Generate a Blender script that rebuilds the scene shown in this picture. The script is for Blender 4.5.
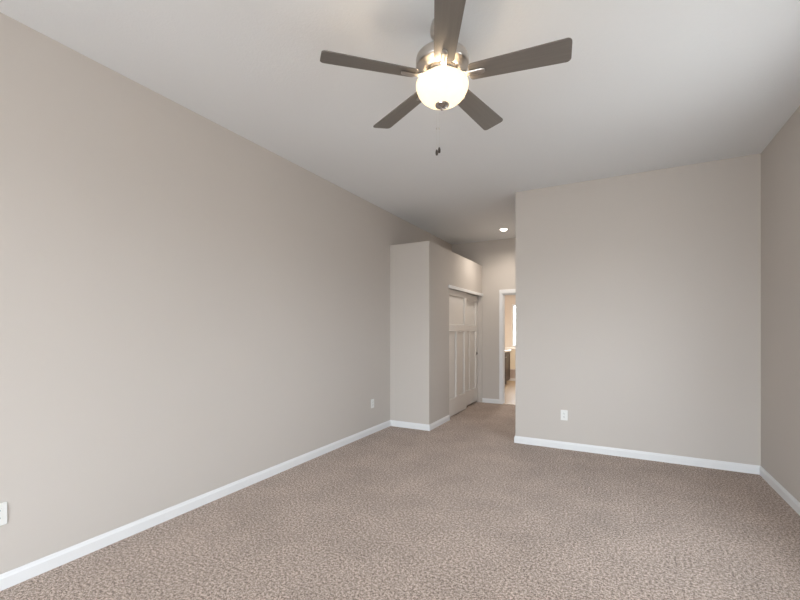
import bpy, bmesh, math
from mathutils import Vector, Matrix

S = bpy.context.scene
C = S.collection
for o in list(bpy.data.objects):
    bpy.data.objects.remove(o)

# ------------------------------------------------------------------ camera
cam_d = bpy.data.cameras.new('camera')
cam = bpy.data.objects.new('camera', cam_d)
C.objects.link(cam)
cam.location = (0, 0, 1.40)
cam.rotation_euler = (math.radians(90), 0, math.radians(28.225))
cam_d.sensor_width = 36
cam_d.lens = 36 * 403.81 / 800
cam_d.shift_y = 29.87 / 800
cam_d.shift_x = -0.67 / 800
cam_d.clip_start = 0.02
S.camera = cam

# ------------------------------------------------------------------ world, exposure, lights
S.view_settings.view_transform = 'Standard'
S.view_settings.look = 'None'
S.view_settings.gamma = 1
S.view_settings.use_curve_mapping = False
S.view_settings.exposure = 0.0

W = bpy.data.worlds.new('world')
S.world = W
W.use_nodes = True
wn, wl = W.node_tree.nodes, W.node_tree.links
wn.clear()
w_out = wn.new('ShaderNodeOutputWorld')
w_bg = wn.new('ShaderNodeBackground')
w_tc = wn.new('ShaderNodeTexCoord')
w_sep = wn.new('ShaderNodeSeparateXYZ')
w_ramp = wn.new('ShaderNodeValToRGB')
w_map = wn.new('ShaderNodeMapRange')
w_map.inputs['From Min'].default_value = -1
w_map.inputs['From Max'].default_value = 1
wl.new(w_tc.outputs['Generated'], w_sep.inputs[0])
wl.new(w_sep.outputs['Z'], w_map.inputs['Value'])
wl.new(w_map.outputs[0], w_ramp.inputs[0])
cr = w_ramp.color_ramp
cr.elements[0].position = 0.0
cr.elements[0].color = (0.42, 0.42, 0.42, 1)
cr.elements[1].position = 0.47
cr.elements[1].color = (0.42, 0.42, 0.42, 1)
e = cr.elements.new(0.53); e.color = (0.89, 0.935, 1.0, 1)
e = cr.elements.new(1.0); e.color = (0.80, 0.89, 1.0, 1)
wl.new(w_ramp.outputs[0], w_bg.inputs['Color'])
w_bg.inputs['Strength'].default_value = 19.0
wl.new(w_bg.outputs[0], w_out.inputs[0])

FAN = (-0.857, 2.083)
XL, XR, YB, XC, YC, YH, HC, ZC, XE = -2.926, 1.224, 5.095, -2.304, 5.130, 7.626, 3.109, 2.636, -1.116
YF = -2.60                                    # wall behind the camera
RY0, RY1, RZ0, RZ1 = 2.35, 3.35, 0.95, 2.35                           # unseen window added in the right wall to even out the daylight
WX0, WX1, WZ0, WZ1 = -2.20, 0.95, 0.25, 2.55  # its window opening
BXL, BYF, BH = -3.06, 11.80, 2.74             # bathroom left wall, far wall, ceiling
BWX0, BWX1, BWZ0, BWZ1 = -2.68, -1.80, 0.92, 2.14


def portal(name, loc, rot, sx, sy):
    d = bpy.data.lights.new(name, 'AREA')
    d.shape = 'RECTANGLE'; d.size = sx; d.size_y = sy
    d.cycles.is_portal = True
    o = bpy.data.objects.new(name, d); C.objects.link(o)
    o.location = loc; o.rotation_euler = rot
    return o


portal('window_portal', ((WX0 + WX1) / 2, YF - 0.15, (WZ0 + WZ1) / 2), (math.radians(90), 0, 0), WX1 - WX0, WZ1 - WZ0)
portal('added_side_window_portal', (XR + 0.15, (RY0 + RY1) / 2, (RZ0 + RZ1) / 2), (0, math.radians(90), 0), RZ1 - RZ0, RY1 - RY0)
portal('bathroom_window_portal', ((BWX0 + BWX1) / 2, BYF + 0.15, (BWZ0 + BWZ1) / 2), (math.radians(-90), 0, 0), BWX1 - BWX0, BWZ1 - BWZ0)


def lamp(name, kind, loc, power, col, rot=(0, 0, 0), **kw):
    d = bpy.data.lights.new(name, kind)
    d.energy = power; d.color = col
    for k, v in kw.items():
        setattr(d, k, v)
    o = bpy.data.objects.new(name, d); C.objects.link(o)
    o.location = loc; o.rotation_euler = rot
    return o


# bulbs inside the fan's glass bowl, the hall downlight, the bathroom ceiling lamp
for k in range(3):
    lamp('fan_bulb_light', 'POINT', (FAN[0] + 0.075 * math.cos(2.1 * k + 0.5), FAN[1] + 0.075 * math.sin(2.1 * k + 0.5), 2.768), 2.0, (1.0, 0.78, 0.54), shadow_soft_size=0.02)
lamp('hall_downlight_light', 'SPOT', (-1.703, 6.874, 3.050), 58.0, (1.0, 0.92, 0.82), shadow_soft_size=0.05,
     spot_size=math.radians(168), spot_blend=1.0)
lamp('bathroom_lamp_light', 'AREA', (-2.0, 9.6, BH - 0.05), 40.0, (1.0, 0.87, 0.72), shape='DISK', size=0.35)


# ------------------------------------------------------------------ materials
def nmat(name):
    m = bpy.data.materials.new(name); m.use_nodes = True
    return m, m.node_tree.nodes, m.node_tree.links, m.node_tree.nodes['Principled BSDF']


def plain(name, col, rough=0.5, metal=0.0, spec=0.5):
    m, n, l, b = nmat(name)
    b.inputs['Base Color'].default_value = (*col, 1)
    b.inputs['Roughness'].default_value = rough
    b.inputs['Metallic'].default_value = metal
    b.inputs['Specular IOR Level'].default_value = spec
    return m


def noise(n, l, scale, detail=2.0, rough=0.5, coord='Object'):
    tc = n.new('ShaderNodeTexCoord'); t = n.new('ShaderNodeTexNoise')
    t.inputs['Scale'].default_value = scale; t.inputs['Detail'].default_value = detail
    t.inputs['Roughness'].default_value = rough
    l.new(tc.outputs[coord], t.inputs['Vector'])
    return t


def painted(name, col, rough=0.85, scale=120, bump=0.12, dist=0.002):
    m, n, l, b = nmat(name)
    b.inputs['Roughness'].default_value = rough
    b.inputs['Specular IOR Level'].default_value = 0.3
    t = noise(n, l, 1.3, 3)
    mx = n.new('ShaderNodeMix'); mx.data_type = 'RGBA'
    mx.inputs[6].default_value = (*[c * 0.985 for c in col], 1)
    mx.inputs[7].default_value = (*[c * 1.015 for c in col], 1)
    l.new(t.outputs[0], mx.inputs[0]); l.new(mx.outputs[2], b.inputs['Base Color'])
    t2 = noise(n, l, scale, 4, 0.6)
    bp = n.new('ShaderNodeBump'); bp.inputs['Strength'].default_value = bump; bp.inputs['Distance'].default_value = dist
    l.new(t2.outputs[0], bp.inputs['Height']); l.new(bp.outputs[0], b.inputs['Normal'])
    return m


def carpet_mat():
    m, n, l, b = nmat('carpet')
    b.inputs['Roughness'].default_value = 1.0
    b.inputs['Specular IOR Level'].default_value = 0.05
    b.inputs['Sheen Weight'].default_value = 0.15
    fine = noise(n, l, 150, 4, 0.8)
    mid = noise(n, l, 66, 3, 0.65)
    ad = n.new('ShaderNodeMath'); ad.operation = 'MULTIPLY_ADD'
    ad.inputs[1].default_value = 0.6
    md = n.new('ShaderNodeMath'); md.operation = 'MULTIPLY'; md.inputs[1].default_value = 0.4
    l.new(mid.outputs[0], md.inputs[0]); l.new(fine.outputs[0], ad.inputs[0]); l.new(md.outputs[0], ad.inputs[2])
    ramp = n.new('ShaderNodeValToRGB')
    r = ramp.color_ramp
    r.elements[0].position = 0.432; r.elements[0].color = (0.14, 0.098, 0.075, 1)
    r.elements[1].position = 0.568; r.elements[1].color = (0.72, 0.585, 0.505, 1)
    e = r.elements.new(0.5); e.color = (0.405, 0.312, 0.258, 1)
    l.new(ad.outputs[0], ramp.inputs[0])
    big = noise(n, l, 2.6, 3, 0.55)
    mr = n.new('ShaderNodeMapRange')
    mr.inputs['From Min'].default_value = 0.3; mr.inputs['From Max'].default_value = 0.7
    mr.inputs['To Min'].default_value = 0.90; mr.inputs['To Max'].default_value = 1.08
    l.new(big.outputs[0], mr.inputs['Value'])
    mul = n.new('ShaderNodeMix'); mul.data_type = 'RGBA'; mul.blend_type = 'MULTIPLY'; mul.inputs[0].default_value = 1
    l.new(ramp.outputs[0], mul.inputs[6]); l.new(mr.outputs[0], mul.inputs[7])
    l.new(mul.outputs[2], b.inputs['Base Color'])
    bp = n.new('ShaderNodeBump'); bp.inputs['Strength'].default_value = 0.6; bp.inputs['Distance'].default_value = 0.008
    l.new(fine.outputs[0], bp.inputs['Height']); l.new(bp.outputs[0], b.inputs['Normal'])
    return m


def wood(name, dark, light, rough, spec=0.5, stretch=(0.35, 9, 9), metal=0.0):
    m, n, l, b = nmat(name)
    tc = n.new('ShaderNodeTexCoord'); mp = n.new('ShaderNodeMapping')
    mp.inputs['Scale'].default_value = stretch
    t = n.new('ShaderNodeTexNoise'); t.inputs['Scale'].default_value = 9; t.inputs['Detail'].default_value = 5
    l.new(tc.outputs['Object'], mp.inputs[0]); l.new(mp.outputs[0], t.inputs['Vector'])
    mx = n.new('ShaderNodeMix'); mx.data_type = 'RGBA'
    mx.inputs[6].default_value = (*dark, 1); mx.inputs[7].default_value = (*light, 1)
    l.new(t.outputs[0], mx.inputs[0]); l.new(mx.outputs[2], b.inputs['Base Color'])
    b.inputs['Roughness'].default_value = rough
    b.inputs['Specular IOR Level'].default_value = spec
    b.inputs['Metallic'].default_value = metal
    return m


def brushed(name, col, rough):
    m, n, l, b = nmat(name)
    b.inputs['Base Color'].default_value = (*col, 1); b.inputs['Metallic'].default_value = 1
    tc = n.new('ShaderNodeTexCoord'); mp = n.new('ShaderNodeMapping'); mp.inputs['Scale'].default_value = (3, 3, 160)
    t = n.new('ShaderNodeTexNoise'); t.inputs['Scale'].default_value = 6
    l.new(tc.outputs['Object'], mp.inputs[0]); l.new(mp.outputs[0], t.inputs['Vector'])
    mr = n.new('ShaderNodeMapRange'); mr.inputs['To Min'].default_value = rough - 0.06; mr.inputs['To Max'].default_value = rough + 0.08
    l.new(t.outputs[0], mr.inputs['Value']); l.new(mr.outputs[0], b.inputs['Roughness'])
    return m


def bowl_glass():
    m, n, l, b = nmat('frosted_bowl_glass')
    out = n['Material Output']; n.remove(b)
    tr = n.new('ShaderNodeBsdfTranslucent'); df = n.new('ShaderNodeBsdfPrincipled'); em = n.new('ShaderNodeEmission')
    tr.inputs['Color'].default_value = (0.22, 0.20, 0.17, 1)
    df.inputs['Base Color'].default_value = (0.85, 0.78, 0.66, 1); df.inputs['Roughness'].default_value = 0.25
    t = noise(n, l, 14, 4, 0.6)
    mr = n.new('ShaderNodeMapRange'); mr.inputs['To Min'].default_value = 0.9; mr.inputs['To Max'].default_value = 1.15
    l.new(t.outputs[0], mr.inputs['Value'])
    em.inputs['Color'].default_value = (1.0, 0.83, 0.58, 1)
    l.new(mr.outputs[0], em.inputs['Strength'])
    mx = n.new('ShaderNodeMixShader'); mx.inputs[0].default_value = 0.45
    l.new(tr.outputs[0], mx.inputs[1]); l.new(df.outputs[0], mx.inputs[2])
    ad = n.new('ShaderNodeAddShader')
    l.new(mx.outputs[0], ad.inputs[0]); l.new(em.outputs[0], ad.inputs[1]); l.new(ad.outputs[0], out.inputs['Surface'])
    return m


def pane_glass(name, tint=(0.96, 0.98, 0.98)):
    m, n, l, b = nmat(name)
    out = n['Material Output']; n.remove(b)
    tr = n.new('ShaderNodeBsdfTransparent'); tr.inputs['Color'].default_value = (*tint, 1)
    gl = n.new('ShaderNodeBsdfGlossy'); gl.inputs['Roughness'].default_value = 0.02
    mx = n.new('ShaderNodeMixShader'); mx.inputs[0].default_value = 0.06
    l.new(tr.outputs[0], mx.inputs[1]); l.new(gl.outputs[0], mx.inputs[2]); l.new(mx.outputs[0], out.inputs['Surface'])
    return m


def glow(name, col, strength):
    m, n, l, b = nmat(name)
    b.inputs['Base Color'].default_value = (0.9, 0.9, 0.88, 1)
    b.inputs['Emission Color'].default_value = (*col, 1)
    b.inputs['Emission Strength'].default_value = strength
    return m


M = {
    'wall': painted('wall_paint', (0.556, 0.511, 0.471)),
    'ceiling': painted('ceiling_paint', (0.76, 0.772, 0.785), 0.95, 70, 0.35, 0.004),
    'trim': plain('white_trim_paint', (0.77, 0.77, 0.775), 0.4),
    'door': plain('closet_door_paint', (0.74, 0.71, 0.68), 0.4),
    'carpet': carpet_mat(),
    'vinyl': painted('bathroom_vinyl', (0.37, 0.27, 0.17), 0.45, 9, 0.02),
    'bathwall': painted('bathroom_paint', (0.70, 0.61, 0.53)),
    'plate': plain('outlet_plastic', (0.76, 0.76, 0.74), 0.35),
    'dark': plain('dark_slot', (0.03, 0.03, 0.03), 0.6),
    'nickel': brushed('brushed_nickel', (0.56, 0.53, 0.50), 0.30),
    'shiny': plain('polished_nickel', (0.50, 0.47, 0.44), 0.18, 1.0),
    'blade': wood('fan_blade_finish', (0.155, 0.140, 0.127), (0.215, 0.195, 0.177), 0.32, 0.5, metal=0.25),
    'bowl': bowl_glass(),
    'chain': plain('chain_metal', (0.62, 0.60, 0.57), 0.35, 1.0),
    'fob': plain('dark_wood_fob', (0.035, 0.025, 0.02), 0.4),
    'vanity': wood('espresso_wood', (0.030, 0.018, 0.012), (0.075, 0.048, 0.034), 0.35, 0.5, (9, 9, 0.5)),
    'counter': plain('cultured_marble', (0.82, 0.76, 0.70), 0.2),
    'tub': plain('tub_acrylic', (0.80, 0.72, 0.58), 0.2),
    'pane': pane_glass('window_glass'),
    'lens': glow('downlight_lens', (1.0, 0.93, 0.82), 9.0),
    'pull': plain('recessed_pull', (0.33, 0.30, 0.28), 0.35, 0.9),
    'bronze': plain('dark_bronze_pull', (0.035, 0.028, 0.024), 0.4, 0.6),
    'track': plain('track_metal', (0.30, 0.28, 0.26), 0.4, 0.8),
}


# ------------------------------------------------------------------ mesh helpers
def bx(bm, x0, x1, y0, y1, z0, z1, mat=None):
    r = bmesh.ops.create_cube(bm, size=1)
    T = Matrix.Translation(((x0 + x1) / 2, (y0 + y1) / 2, (z0 + z1) / 2)) @ Matrix.Diagonal((abs(x1 - x0), abs(y1 - y0), abs(z1 - z0), 1))
    if mat is not None:
        T = mat @ T
    bmesh.ops.transform(bm, matrix=T, verts=r['verts'])
    return r['verts']


def lathe(bm, prof, seg=48, cx=0, cy=0, mat=None):
    rings = []
    for r, z in prof:
        ring = []
        if r < 1e-6:
            ring = [bm.verts.new((cx, cy, z))]
        else:
            for i in range(seg):
                a = 2 * math.pi * i / seg
                ring.append(bm.verts.new((cx + r * math.cos(a), cy + r * math.sin(a), z)))
        rings.append(ring)
    for A, B in zip(rings, rings[1:]):
        for i in range(seg):
            j = (i + 1) % seg
            f = [A[i % len(A)], A[j % len(A)], B[j % len(B)], B[i % len(B)]]
            f = list(dict.fromkeys(f))
            if len(f) > 2:
                bm.faces.new(f)
    if mat is not None:
        bmesh.ops.transform(bm, matrix=mat, verts=[v for r in rings for v in r])


def prism(bm, pts, z0, z1):
    """extrude an (x, y) outline from z0 to z1"""
    lo = [bm.verts.new((x, y, z0)) for x, y in pts]
    hi = [bm.verts.new((x, y, z1)) for x, y in pts]
    bm.faces.new(list(reversed(lo))); bm.faces.new(hi)
    n = len(pts)
    for i in range(n):
        bm.faces.new([lo[i], lo[(i + 1) % n], hi[(i + 1) % n], hi[i]])
    return lo + hi


def rounded(x0, x1, y0, y1, r, k=6):
    pts = []
    for cx, cy, a0 in ((x1 - r, y1 - r, 0), (x0 + r, y1 - r, 90), (x0 + r, y0 + r, 180), (x1 - r, y0 + r, 270)):
        for i in range(k + 1):
            a = math.radians(a0 + 90 * i / k)
            pts.append((cx + r * math.cos(a), cy + r * math.sin(a)))
    return pts


def obj(name, bm, mat, parent=None, smooth=False, bevel=0.0, seg=2):
    bmesh.ops.recalc_face_normals(bm, faces=bm.faces)
    me = bpy.data.meshes.new(name); bm.to_mesh(me); bm.free()
    me.materials.append(mat)
    if smooth:
        for p in me.polygons:
            p.use_smooth = True
        me.set_sharp_from_angle(angle=math.radians(38))
    o = bpy.data.objects.new(name, me); C.objects.link(o)
    if parent is not None:
        o.parent = parent
    if bevel > 0:
        b = o.modifiers.new('bevel', 'BEVEL'); b.width = bevel; b.segments = seg; b.limit_method = 'ANGLE'
    return o


def struct(name, bm, mat, parent=None, label=None, **kw):
    o = obj(name, bm, mat, parent, **kw)
    if parent is None:
        o['kind'] = 'structure'
        if label:
            o['label'] = label
    return o


def thing(name, label, cat, loc=(0, 0, 0), rotz=0.0, group=None):
    o = bpy.data.objects.new(name, None); C.objects.link(o)
    o.empty_display_size = 0.05
    o.location = loc; o.rotation_euler = (0, 0, rotz)
    o['label'] = label; o['category'] = cat
    if group:
        o['group'] = group
    return o


def new():
    return bmesh.new()


def boxes(*bs):
    bm = new()
    for b in bs:
        bx(bm, *b)
    return bm


def wall_with_hole(axis, p0, p1, a0, a1, z0, z1, h0, h1, hz0, hz1):
    """slab between p0 and p1 on its thin axis, spanning a0..a1, with a rectangular opening"""
    bm = new()
    def add(u0, u1, w0, w1):
        if u1 - u0 > 1e-4 and w1 - w0 > 1e-4:
            if axis == 'y':
                bx(bm, u0, u1, p0, p1, w0, w1)
            else:
                bx(bm, p0, p1, u0, u1, w0, w1)
    add(a0, h0, z0, z1); add(h1, a1, z0, z1)
    add(h0, h1, z0, hz0); add(h0, h1, hz1, z1)
    return bm


# ------------------------------------------------------------------ room shell
struct('floor', boxes((XL - 0.12, XR + 0.12, YF - 0.12, YH + 0.03, -0.15, 0)), M['carpet'],
       label='speckled beige cut pile carpet covering the bedroom and hall')
struct('floor_bathroom', boxes((BXL - 0.12, -0.9, YH + 0.03, BYF + 0.12, -0.15, 0.004)), M['vinyl'],
       label='tan bathroom floor seen through the doorway')
struct('ceiling', boxes((XL - 0.12, XR + 0.12, YF - 0.12, YH + 0.114, HC, HC + 0.15)), M['ceiling'],
       label='white textured flat ceiling over the bedroom and hall')
struct('ceiling_bathroom', boxes((BXL - 0.12, -0.9, YH + 0.114, BYF + 0.12, BH, BH + 0.15)), M['ceiling'],
       label='bathroom ceiling beyond the doorway')
struct('wall_left', boxes((XL - 0.12, XL, YF, YH, 0, HC)), M['wall'], label='long greige wall on the left')
struct('wall_right', wall_with_hole('x', XR, XR + 0.12, YF, YB + 0.12, 0, HC, RY0, RY1, RZ0, RZ1), M['wall'], label='greige wall at the right edge')
struct('wall_back', boxes((XE, XR, YB, YB + 0.12, 0, HC)), M['wall'], label='greige wall facing the camera on the right')
struct('wall_hall', boxes((XE, XE + 0.12, YB + 0.12, YH, 0, HC)), M['wall'], label='right side wall of the hall')
struct('wall_hall_end', wall_with_hole('y', YH, YH + 0.114, XL - 0.12, XE + 0.3, 0, HC, -1.912, -1.160, -0.01, 2.085), M['wall'],
       label='greige wall at the end of the hall with the bathroom doorway')
struct('wall_front', wall_with_hole('y', YF - 0.12, YF, XL, XR, 0, HC, WX0, WX1, WZ0, WZ1), M['wall'],
       label='wall behind the camera with the bedroom window')
# closet box standing in the corner of the hall
DY0, DY1, DZ = 5.885, 7.606, 2.066
struct('wall_closet_front', boxes((XL, XC, YC, YC + 0.115, 0, ZC)), M['wall'],
       label='pale narrow end wall of the closet facing the bedroom')
struct('wall_closet_side', wall_with_hole('x', XC - 0.115, XC, YC + 0.115, YH, 0, ZC, DY0, DY1, -0.01, DZ), M['wall'],
       label='closet side wall along the hall above and beside the sliding doors')
struct('ceiling_closet', boxes((XL, XC - 0.115, YC + 0.115, YH, ZC - 0.1, ZC - 0.001)), M['wall'], label='flat ledge on top of the closet')
# bathroom
struct('wall_bathroom_left', boxes((BXL - 0.12, BXL, YH + 0.114, BYF, 0, BH)), M['bathwall'], label='warm beige bathroom wall behind the vanity')
struct('wall_bathroom_far', wall_with_hole('y', BYF, BYF + 0.12, BXL - 0.12, -0.9, 0, BH, BWX0, BWX1, BWZ0, BWZ1), M['bathwall'],
       label='beige bathroom wall with the bright window')
struct('wall_bathroom_right', boxes((-1.02, -0.9, YH + 0.114, BYF, 0, BH)), M['bathwall'], label='right bathroom wall')


# ------------------------------------------------------------------ baseboards
BB, BT = 0.084, 0.014
PROF = [(0, 0), (BT, 0), (BT, BB - 0.022), (BT - 0.004, BB - 0.014), (BT - 0.006, BB - 0.004), (BT - 0.009, BB), (0, BB)]


def baseboard(name, a, b, nrm, label, ext0=0.0, ext1=0.0):
    """a, b: floor points on the wall face; nrm: outward normal of the wall"""
    a = Vector((*a, 0)); b = Vector((*b, 0)); n = Vector((*nrm, 0)); d = (b - a).normalized()
    bm = new()
    A = []; B = []
    for u, z in PROF:
        k = u / BT
        A.append(bm.verts.new(a - d * ext0 * k + n * u + Vector((0, 0, z))))
        B.append(bm.verts.new(b + d * ext1 * k + n * u + Vector((0, 0, z))))
    bm.faces.new(A); bm.faces.new(list(reversed(B)))
    for i in range(len(A)):
        j = (i + 1) % len(A)
        bm.faces.new([A[i], B[i], B[j], A[j]])
    return struct(name, bm, M['trim'], label=label)


baseboard('baseboard_left', (XL, YF), (XL, YC), (1, 0), 'long white baseboard along the left wall', -BT, -BT)
baseboard('baseboard_closet_front', (XL, YC), (XC, YC), (0, -1), 'short white baseboard on the closet end wall', 0, BT)
baseboard('baseboard_closet_side', (XC, YC), (XC, DY0), (1, 0), 'short white baseboard leading to the sliding closet doors', BT, 0)
baseboard('baseboard_hall_end', (XC, YH), (-1.912 - 0.058, YH), (0, -1), 'white baseboard left of the bathroom doorway', -BT, 0)
baseboard('baseboard_back', (XE, YB), (XR, YB), (0, -1), 'white baseboard under the wall facing the camera', BT, -BT)
baseboard('baseboard_hall', (XE, YH - 0.02), (XE, YB), (-1, 0), 'white baseboard along the right side of the hall', 0, BT)
baseboard('baseboard_right', (XR, YF), (XR, YB), (-1, 0), 'white baseboard along the right wall', -BT, -BT)
baseboard('baseboard_front', (XL, YF), (XR, YF), (0, 1), 'white baseboard behind the camera', 0, 0)

# ------------------------------------------------------------------ bedroom window behind the camera, plus an added side window
def added_side_window(name, x0, x1, y0, y1, z0, z1, label):
    fw = 0.05
    o = struct(name, boxes((x0, x1, y0, y0 + fw, z0, z1), (x0, x1, y1 - fw, y1, z0, z1),
                           (x0, x1, y0 + fw, y1 - fw, z0, z0 + fw), (x0, x1, y0 + fw, y1 - fw, z1 - fw, z1)), M['trim'], label=label, bevel=0.004)
    ym = (y0 + y1) / 2; xm = (x0 + x1) / 2
    obj('mullion', boxes((x0 + 0.01, x1 - 0.01, ym - 0.03, ym + 0.03, z0 + fw, z1 - fw)), M['trim'], o, bevel=0.003)
    for a, b in ((y0 + fw, ym - 0.03), (ym + 0.03, y1 - fw)):
        obj('pane', boxes((xm - 0.003, xm + 0.003, a, b, z0 + fw, z1 - fw)), M['pane'], o)
    return o


def window(name, x0, x1, z0, z1, y0, y1, mull, label, inside):
    fw = 0.05
    o = struct(name, boxes((x0, x0 + fw, y0, y1, z0, z1), (x1 - fw, x1, y0, y1, z0, z1),
                           (x0 + fw, x1 - fw, y0, y1, z0, z0 + fw), (x0 + fw, x1 - fw, y0, y1, z1 - fw, z1)), M['trim'], label=label, bevel=0.004)
    edges = [x0 + fw] + [x0 + (x1 - x0) * (i + 1) / (mull + 1) for i in range(mull)] + [x1 - fw]
    ym = (y0 + y1) / 2
    for i in range(mull):
        x = edges[i + 1]
        obj('mullion', boxes((x - 0.03, x + 0.03, y0 + 0.01, y1 - 0.01, z0 + fw, z1 - fw)), M['trim'], o, bevel=0.003)
    for i in range(mull + 1):
        a = edges[i] + (0.03 if i else 0); b = edges[i + 1] - (0.03 if i < mull else 0)
        obj('pane', boxes((a, b, ym - 0.003, ym + 0.003, z0 + fw, z1 - fw)), M['pane'], o)
    return o


window('window_1', WX0, WX1, WZ0, WZ1, YF - 0.10, YF - 0.03, 2, 'wide white framed bedroom window behind the camera', 1)
added_side_window('added_window_3', XR + 0.03, XR + 0.10, RY0, RY1, RZ0, RZ1, 'unseen white framed window added in the right wall for more even daylight')
window('window_2', BWX0, BWX1, BWZ0, BWZ1, BYF + 0.01, BYF + 0.08, 0, 'bright bathroom window seen through the doorway', -1)

# ------------------------------------------------------------------ bathroom doorway trim
cw, ct = 0.058, 0.016
bm = boxes((-1.912 - cw, -1.912, YH - ct, YH, 0, 2.085), (-1.160, -1.160 + 0.042, YH - ct, YH, 0, 2.085),
           (-1.912 - cw, -1.160 + 0.042, YH - ct, YH, 2.085, 2.085 + cw + 0.016))
struct('trim_1', bm, M['trim'], label='white casing around the bathroom doorway', bevel=0.004)
bm = boxes((-1.913, -1.899, YH - 0.002, YH + 0.116, 0, 2.085), (-1.173, -1.159, YH - 0.002, YH + 0.116, 0, 2.085),
           (-1.899, -1.173, YH - 0.002, YH + 0.116, 2.071, 2.086), (-1.899, -1.887, YH + 0.04, YH + 0.075, 0, 2.071),
           (-1.887, -1.173, YH + 0.04, YH + 0.075, 2.059, 2.071))
struct('trim_2', bm, M['trim'], label='white door jamb lining the bathroom doorway')
struct('trim_3', boxes((-1.899, -1.173, YH + 0.0, YH + 0.06, 0.0, 0.012)), plain('threshold_strip', (0.62, 0.50, 0.38), 0.35),
       label='pale threshold strip under the bathroom doorway', bevel=0.004)

# ------------------------------------------------------------------ closet sliding doors
struct('trim_4', boxes((XC, XC + 0.02, DY0 - 0.035, YH - 0.002, 2.046, 2.098)), M['trim'], label='white fascia board over the sliding closet doors', bevel=0.004)
struct('trim_5', boxes((XC - 0.115, XC, DY0, DY1, 2.052, 2.066)), M['track'], label='metal sliding door track at the head of the closet opening')


def closet_door(name, xf, y0, y1, label, pull_y, pull_mat, zb):
    z0, z1 = zb, 2.050
    th = 0.035; st = 0.110; rec = 0.017; bev = 0.008
    bm = new()
    ys = [y0, y0 + st, (y0 + y1) / 2 - 0.045, (y0 + y1) / 2 + 0.045, y1 - st, y1]
    zs = [z0, 0.290, 1.374, 1.484, 1.955, z1]
    # back slab
    bx(bm, xf - th, xf - rec - 0.002, y0, y1, z0, z1)
    def rail(a, b, c, d):
        bx(bm, xf - rec - 0.002, xf, a, b, c, d)
    rail(ys[0], ys[1], z0, z1); rail(ys[4], ys[5], z0, z1)
    rail(ys[1], ys[4], zs[0], zs[1]); rail(ys[1], ys[4], zs[2], zs[3]); rail(ys[1], ys[4], zs[4], zs[5])
    rail(ys[2], ys[3], zs[1], zs[2])
    # sloped sticking round each recessed panel
    for a, b, c, d in ((ys[1], ys[2], zs[1], zs[2]), (ys[3], ys[4], zs[1], zs[2]), (ys[1], ys[4], zs[3], zs[4])):
        o = [bm.verts.new((xf, y, z)) for y, z in ((a, c), (b, c), (b, d), (a, d))]
        i = [bm.verts.new((xf - rec, y, z)) for y, z in ((a + bev, c + bev), (b - bev, c + bev), (b - bev, d - bev), (a + bev, d - bev))]
        for k in range(4):
            j = (k + 1) % 4
            bm.faces.new([o[k], o[j], i[j], i[k]])
    o = struct(name, bm, M['door'], label=label)
    b2 = new()
    R = Matrix.Translation((xf, pull_y, 0.946)) @ Matrix.Rotation(math.radians(90), 4, 'Y')
    lathe(b2, [(0.0, 0.001), (0.018, 0.001), (0.021, 0.005), (0.026, 0.006), (0.029, 0.002), (0.029, -0.001)], 24, mat=R)
    p = obj('finger_pull', b2, pull_mat, o, smooth=True)
    return o


closet_door('door_1', -2.338, 5.865, 6.812, 'near white three panel sliding closet door', 5.925, M['pull'], 0.020)
closet_door('door_2', -2.388, 6.735, 7.602, 'far white three panel sliding closet door set behind the near one', 7.550, M['bronze'], 0.034)

# ------------------------------------------------------------------ wall outlets
def outlet(loc, rotz, label):
    """built facing -Y in its own frame, back on y = 0"""
    t = thing('wall_outlet', label, 'outlet', loc, rotz, 'white duplex wall outlets')
    RX = Matrix.Rotation(math.radians(90), 4, 'X')    # prism z -> -y
    bm = new(); v = prism(bm, rounded(-0.038, 0.038, -0.06, 0.06, 0.006), 0, 0.006)
    bmesh.ops.transform(bm, matrix=RX, verts=bm.verts)
    obj('cover_plate', bm, M['plate'], t, bevel=0.002)
    for s in (-1, 1):
        bm = new(); prism(bm, rounded(-0.0165, 0.0165, s * 0.0205 - 0.0145, s * 0.0205 + 0.0145, 0.010), 0.006, 0.0085)
        bmesh.ops.transform(bm, matrix=RX, verts=bm.verts)
        k = obj('socket', bm, M['plate'], t, bevel=0.0008)
        bm = new()
        for dx in (-0.0065, 0.0065):
            bx(bm, dx - 0.0012, dx + 0.0012, -0.0090, -0.0084, s * 0.0205 - 0.002, s * 0.0205 + 0.007)
        bx(bm, -0.0022, 0.0022, -0.0090, -0.0084, s * 0.0205 - 0.0105, s * 0.0205 - 0.006)
        obj('slot', bm, M['dark'], k)
    bm = new(); lathe(bm, [(0, 0.0078), (0.0025, 0.0075), (0.0034, 0.0062), (0.0034, 0.005)], 16)
    bmesh.ops.transform(bm, matrix=RX, verts=bm.verts)
    obj('screw', bm, M['chain'], t, smooth=True)
    return t


outlet((XL, 0.885, 0.407), math.radians(90), 'white wall outlet on the left wall cut by the photo edge')
outlet((XL, 4.640, 0.402), math.radians(90), 'white wall outlet on the left wall near the closet corner')
outlet((-0.552, YB, 0.397), 0, 'white wall outlet on the right hand wall facing the camera')

# ------------------------------------------------------------------ ceiling fan
PH = 7.925
fan = thing('ceiling_fan', 'brushed nickel five blade ceiling fan with lit frosted bowl', 'ceiling fan', (FAN[0], FAN[1], HC))
Z = lambda z: z - HC


def flathe(name, prof, mat, parent=fan, seg=56, smooth=True):
    bm = new(); lathe(bm, [(r, Z(z)) for r, z in prof], seg)
    return obj(name, bm, mat, parent, smooth)


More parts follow.
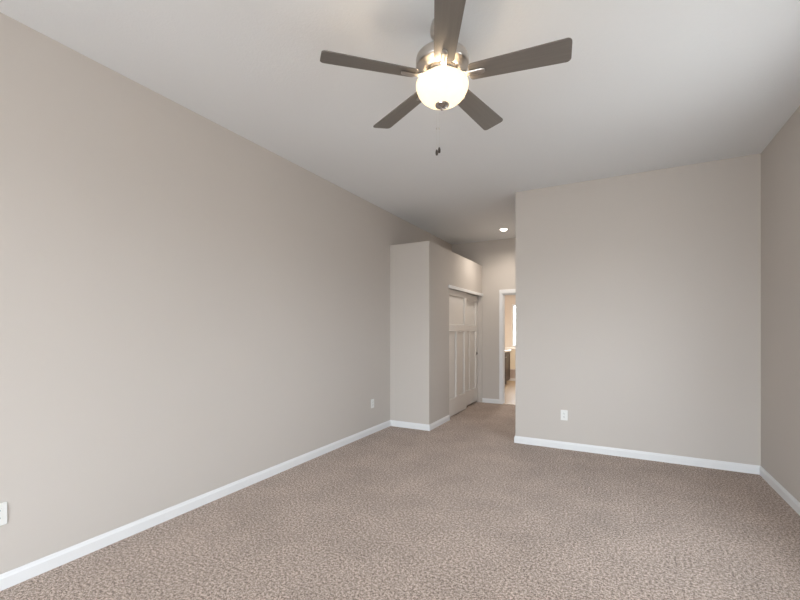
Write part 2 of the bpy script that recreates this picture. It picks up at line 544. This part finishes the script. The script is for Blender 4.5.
flathe('canopy', [(0.054, HC), (0.060, HC - 0.012), (0.066, 3.074), (0.067, 3.055), (0.063, 3.036), (0.050, 3.024), (0.030, 3.019), (0.0, 3.019)], M['nickel'])
flathe('downrod', [(0.0, 3.022), (0.017, 3.022), (0.017, 2.945), (0.026, 2.943), (0.026, 2.930), (0.0, 2.930)], M['nickel'], seg=24)
flathe('motor_housing', [(0.0, 2.936), (0.032, 2.936), (0.045, 2.931), (0.105, 2.926), (0.130, 2.919), (0.142, 2.908),
                         (0.146, 2.895), (0.146, 2.866), (0.144, 2.858), (0.138, 2.853), (0.128, 2.851), (0.112, 2.838), (0.098, 2.832),
                         (0.094, 2.832), (0.0, 2.832)], M['nickel'])
flathe('rotor', [(0.0, 2.833), (0.086, 2.833), (0.088, 2.829), (0.088, 2.810), (0.082, 2.804), (0.0, 2.804)], M['shiny'])
flathe('switch_housing', [(0.0, 2.807), (0.050, 2.807), (0.056, 2.803), (0.056, 2.796), (0.050, 2.792), (0.050, 2.772), (0.0, 2.772)], M['nickel'])
# glass bowl with an open top held by the switch housing
outer = [(0.141, 2.770), (0.144, 2.764), (0.145, 2.756), (0.1445, 2.745), (0.140, 2.728), (0.130, 2.706),
         (0.114, 2.686), (0.094, 2.670), (0.070, 2.657), (0.045, 2.650), (0.018, 2.6475)]
inner = [(max(r - 0.004, 0.014), z + 0.003) for r, z in reversed(outer)]
bowl = flathe('light_bowl', outer + inner + [outer[0]], M['bowl'])
flathe('bulb_socket', [(0.0, 2.772), (0.014, 2.772), (0.014, 2.760), (0.004, 2.758), (0.004, 2.655), (0.0, 2.655)], M['chain'], seg=16)
flathe('finial', [(0.0, 2.653), (0.036, 2.653), (0.039, 2.648), (0.037, 2.642), (0.028, 2.637), (0.014, 2.634), (0.009, 2.629), (0.010, 2.624),
                  (0.006, 2.618), (0.0, 2.616)], M['shiny'], seg=32)

ZB = 2.797
for k in range(5):
    A = Matrix.Rotation(math.radians(PH + 72 * k), 4, 'Z')
    T = A @ Matrix.Translation((0, 0, Z(ZB))) @ Matrix.Rotation(math.radians(-12), 4, 'X')
    # blade: slightly tapered board with rounded corners
    r0, r1, w0, w1 = 0.150, 0.664, 0.054, 0.071
    pts = []
    rc0, rc1 = 0.022, 0.024
    for cx, cy, a0, rc in ((r1 - rc1, w1 - rc1, 0, rc1), (r0 + rc0, w0 - rc0, 90, rc0), (r0 + rc0, -w0 + rc0, 180, rc0), (r1 - rc1, -w1 + rc1, 270, rc1)):
        for i in range(7):
            a = math.radians(a0 + 15 * i)
            pts.append((cx + rc * math.cos(a), cy + rc * math.sin(a)))
    bm = new(); prism(bm, pts, -0.003, 0.003)
    b = obj('blade', bm, M['blade'], fan, bevel=0.0012)
    b.matrix_local = T
    # arm: slender finger under the blade rooted in the rotor
    bm = new()
    rows = []
    for x, z, w, h in ((0.070, 0.018, 0.016, 0.010), (0.105, 0.008, 0.014, 0.010), (0.135, -0.006, 0.0145, 0.009), (0.165, -0.0095, 0.0160, 0.007),
                       (0.215, -0.0095, 0.0165, 0.007), (0.228, -0.0095, 0.0145, 0.007), (0.235, -0.0085, 0.0090, 0.005)):
        ring = []
        for i in range(12):
            a = 2 * math.pi * i / 12
            ring.append(bm.verts.new((x, w * math.cos(a), z + h * math.sin(a))))
        rows.append(ring)
    for P_, Q_ in zip(rows, rows[1:]):
        for i in range(12):
            bm.faces.new([P_[i], P_[(i + 1) % 12], Q_[(i + 1) % 12], Q_[i]])
    bm.faces.new(list(reversed(rows[0]))); bm.faces.new(rows[-1])
    a_ = obj('blade_arm', bm, M['nickel'], fan, smooth=True)
    a_.matrix_local = T

# two pull chains hanging from the far side of the switch housing, a dark fob on each
fw_ = Vector((-0.4717, 0.8817, 0)); rt_ = Vector((0.8817, 0.4717, 0))
for lat, zt in ((-0.016, 2.470), (-0.001, 2.484)):
    c = fw_ * 0.156 + rt_ * lat
    bm = new()
    lathe(bm, [(0.0, Z(2.775)), (0.0004, Z(2.775)), (0.0004, Z(zt)), (0.0, Z(zt))], 8, c.x, c.y)
    d_ = c.normalized()
    q = Matrix.Translation((0, 0, 0))
    # short feed tube from the housing out past the bowl rim
    r = bmesh.ops.create_cone(bm, cap_ends=True, segments=8, radius1=0.003, radius2=0.003, depth=0.10)
    rot = Vector((0, 0, 1)).rotation_difference(d_).to_matrix().to_4x4()
    bmesh.ops.transform(bm, matrix=Matrix.Translation((c.x * 0.70, c.y * 0.70, Z(2.7795))) @ rot, verts=r['verts'])
    ch = obj('pull_chain', bm, M['chain'], fan, smooth=True)
    bm = new(); lathe(bm, [(0.0, Z(2.600)), (0.0032, Z(2.598)), (0.0032, Z(2.590)), (0.0, Z(2.588))], 10, c.x, c.y)
    obj('chain_connector', bm, M['chain'], ch, smooth=True)
    bm = new(); lathe(bm, [(0.0, Z(zt)), (0.004, Z(zt - 0.001)), (0.0075, Z(zt - 0.012)), (0.008, Z(zt - 0.022)), (0.006, Z(zt - 0.033)), (0.0, Z(zt - 0.035))], 16, c.x, c.y)
    obj('chain_fob', bm, M['fob'], ch, smooth=True)

# ------------------------------------------------------------------ hall downlight
dl = thing('recessed_light', 'round white recessed downlight glowing in the hall ceiling', 'ceiling light', (-1.703, 6.874, HC))
bm = new(); lathe(bm, [(0.058, 0.0), (0.090, 0.0), (0.090, -0.004), (0.084, -0.008), (0.066, -0.007), (0.060, -0.004), (0.058, 0.0)], 40)
obj('trim_ring', bm, M['trim'], dl, smooth=True)
bm = new(); lathe(bm, [(0.0, -0.030), (0.020, -0.028), (0.040, -0.021), (0.053, -0.011), (0.059, -0.001), (0.0, -0.001)], 40)  # dome bulges down so its shape stands in for the lamp's bloom
obj('lens', bm, M['lens'], dl, smooth=True)

# ------------------------------------------------------------------ bathroom: vanity and tub
VX0, VX1, VY0, VY1 = BXL, -2.445, 9.15, 10.55
van = thing('bathroom_vanity', 'dark espresso vanity with pale countertop inside the bathroom doorway', 'vanity', ((VX0 + VX1) / 2, (VY0 + VY1) / 2, 0.004))
LX, LY = (VX0 + VX1) / 2, (VY0 + VY1) / 2


def vb(*b):
    return (b[0] - LX, b[1] - LX, b[2] - LY, b[3] - LY, b[4], b[5])


obj('body', boxes(vb(VX0 + 0.002, VX1 - 0.022, VY0, VY1, 0.10, 0.84)), M['vanity'], van, bevel=0.003)
obj('foot', boxes(vb(VX1 - 0.08, VX1 - 0.022, 9.93, 10.05, 0.0, 0.10)), M['vanity'], van, bevel=0.003)
obj('toe_kick', boxes(vb(VX0 + 0.002, VX1 - 0.09, VY0 + 0.02, VY1 - 0.02, 0.0, 0.10)), M['vanity'], van)
n = 3
for i in range(n):
    a = VY0 + (VY1 - VY0) * i / n + 0.012; b = VY0 + (VY1 - VY0) * (i + 1) / n - 0.012
    bm = boxes(vb(VX1 - 0.022, VX1 - 0.008, a, b, 0.12, 0.83))
    for q in ((a, a + 0.06, 0.12, 0.83), (b - 0.06, b, 0.12, 0.83), (a + 0.06, b - 0.06, 0.12, 0.18), (a + 0.06, b - 0.06, 0.77, 0.83)):
        bx(bm, *vb(VX1 - 0.008, VX1, *q))
    d = obj('door', bm, M['vanity'], van)
    bm = new()
    R = Matrix.Translation((VX1 - LX, b - 0.03 - LY, 0.72)) @ Matrix.Rotation(math.radians(90), 4, 'Y')
    lathe(bm, [(0.005, 0), (0.005, 0.012), (0.013, 0.018), (0.013, 0.024), (0.0, 0.028)], 16, mat=R)
    obj('knob', bm, M['chain'], d, smooth=True)
obj('countertop', boxes(vb(VX0 + 0.002, VX1 + 0.025, VY0 - 0.012, VY1 + 0.012, 0.84, 0.885), ), M['counter'], van, bevel=0.006)
obj('backsplash', boxes(vb(VX0 + 0.002, VX0 + 0.022, VY0 - 0.012, VY1 + 0.012, 0.885, 0.98)), M['counter'], van, bevel=0.004)

TX0, TX1, TY0, TY1 = BXL + 0.002, -1.30, 11.20, BYF - 0.002
tub = thing('bathtub', 'cream bathtub with low front panel under the bathroom window', 'bathtub', ((TX0 + TX1) / 2, (TY0 + TY1) / 2, 0.004))
LX, LY = (TX0 + TX1) / 2, (TY0 + TY1) / 2
obj('step_panel', boxes(vb(TX0, TX1, TY0, TY0 + 0.12, 0, 0.31)), plain('tub_step_panel', (0.50, 0.42, 0.38), 0.4), tub, bevel=0.004)
obj('step_base', boxes(vb(TX0, TX1, TY0 - 0.012, TY0, 0, 0.068)), M['trim'], tub, bevel=0.003)
bm = boxes(vb(TX0, TX1, TY0 + 0.12, TY0 + 0.17, 0, 0.85), vb(TX0, TX1, TY1 - 0.06, TY1, 0, 0.85),
           vb(TX0, TX0 + 0.10, TY0 + 0.17, TY1 - 0.06, 0, 0.85), vb(TX1 - 0.10, TX1, TY0 + 0.17, TY1 - 0.06, 0, 0.85),
           vb(TX0 + 0.10, TX1 - 0.10, TY0 + 0.17, TY1 - 0.06, 0, 0.30))
obj('basin', bm, M['tub'], tub)
bm = boxes(vb(TX0, TX1, TY0 + 0.10, TY0 + 0.20, 0.85, 0.89), vb(TX0, TX1, TY1 - 0.08, TY1, 0.85, 0.89),
           vb(TX0, TX0 + 0.12, TY0 + 0.20, TY1 - 0.08, 0.85, 0.89), vb(TX1 - 0.12, TX1, TY0 + 0.20, TY1 - 0.08, 0.85, 0.89))
obj('rim', bm, M['counter'], tub, bevel=0.008)
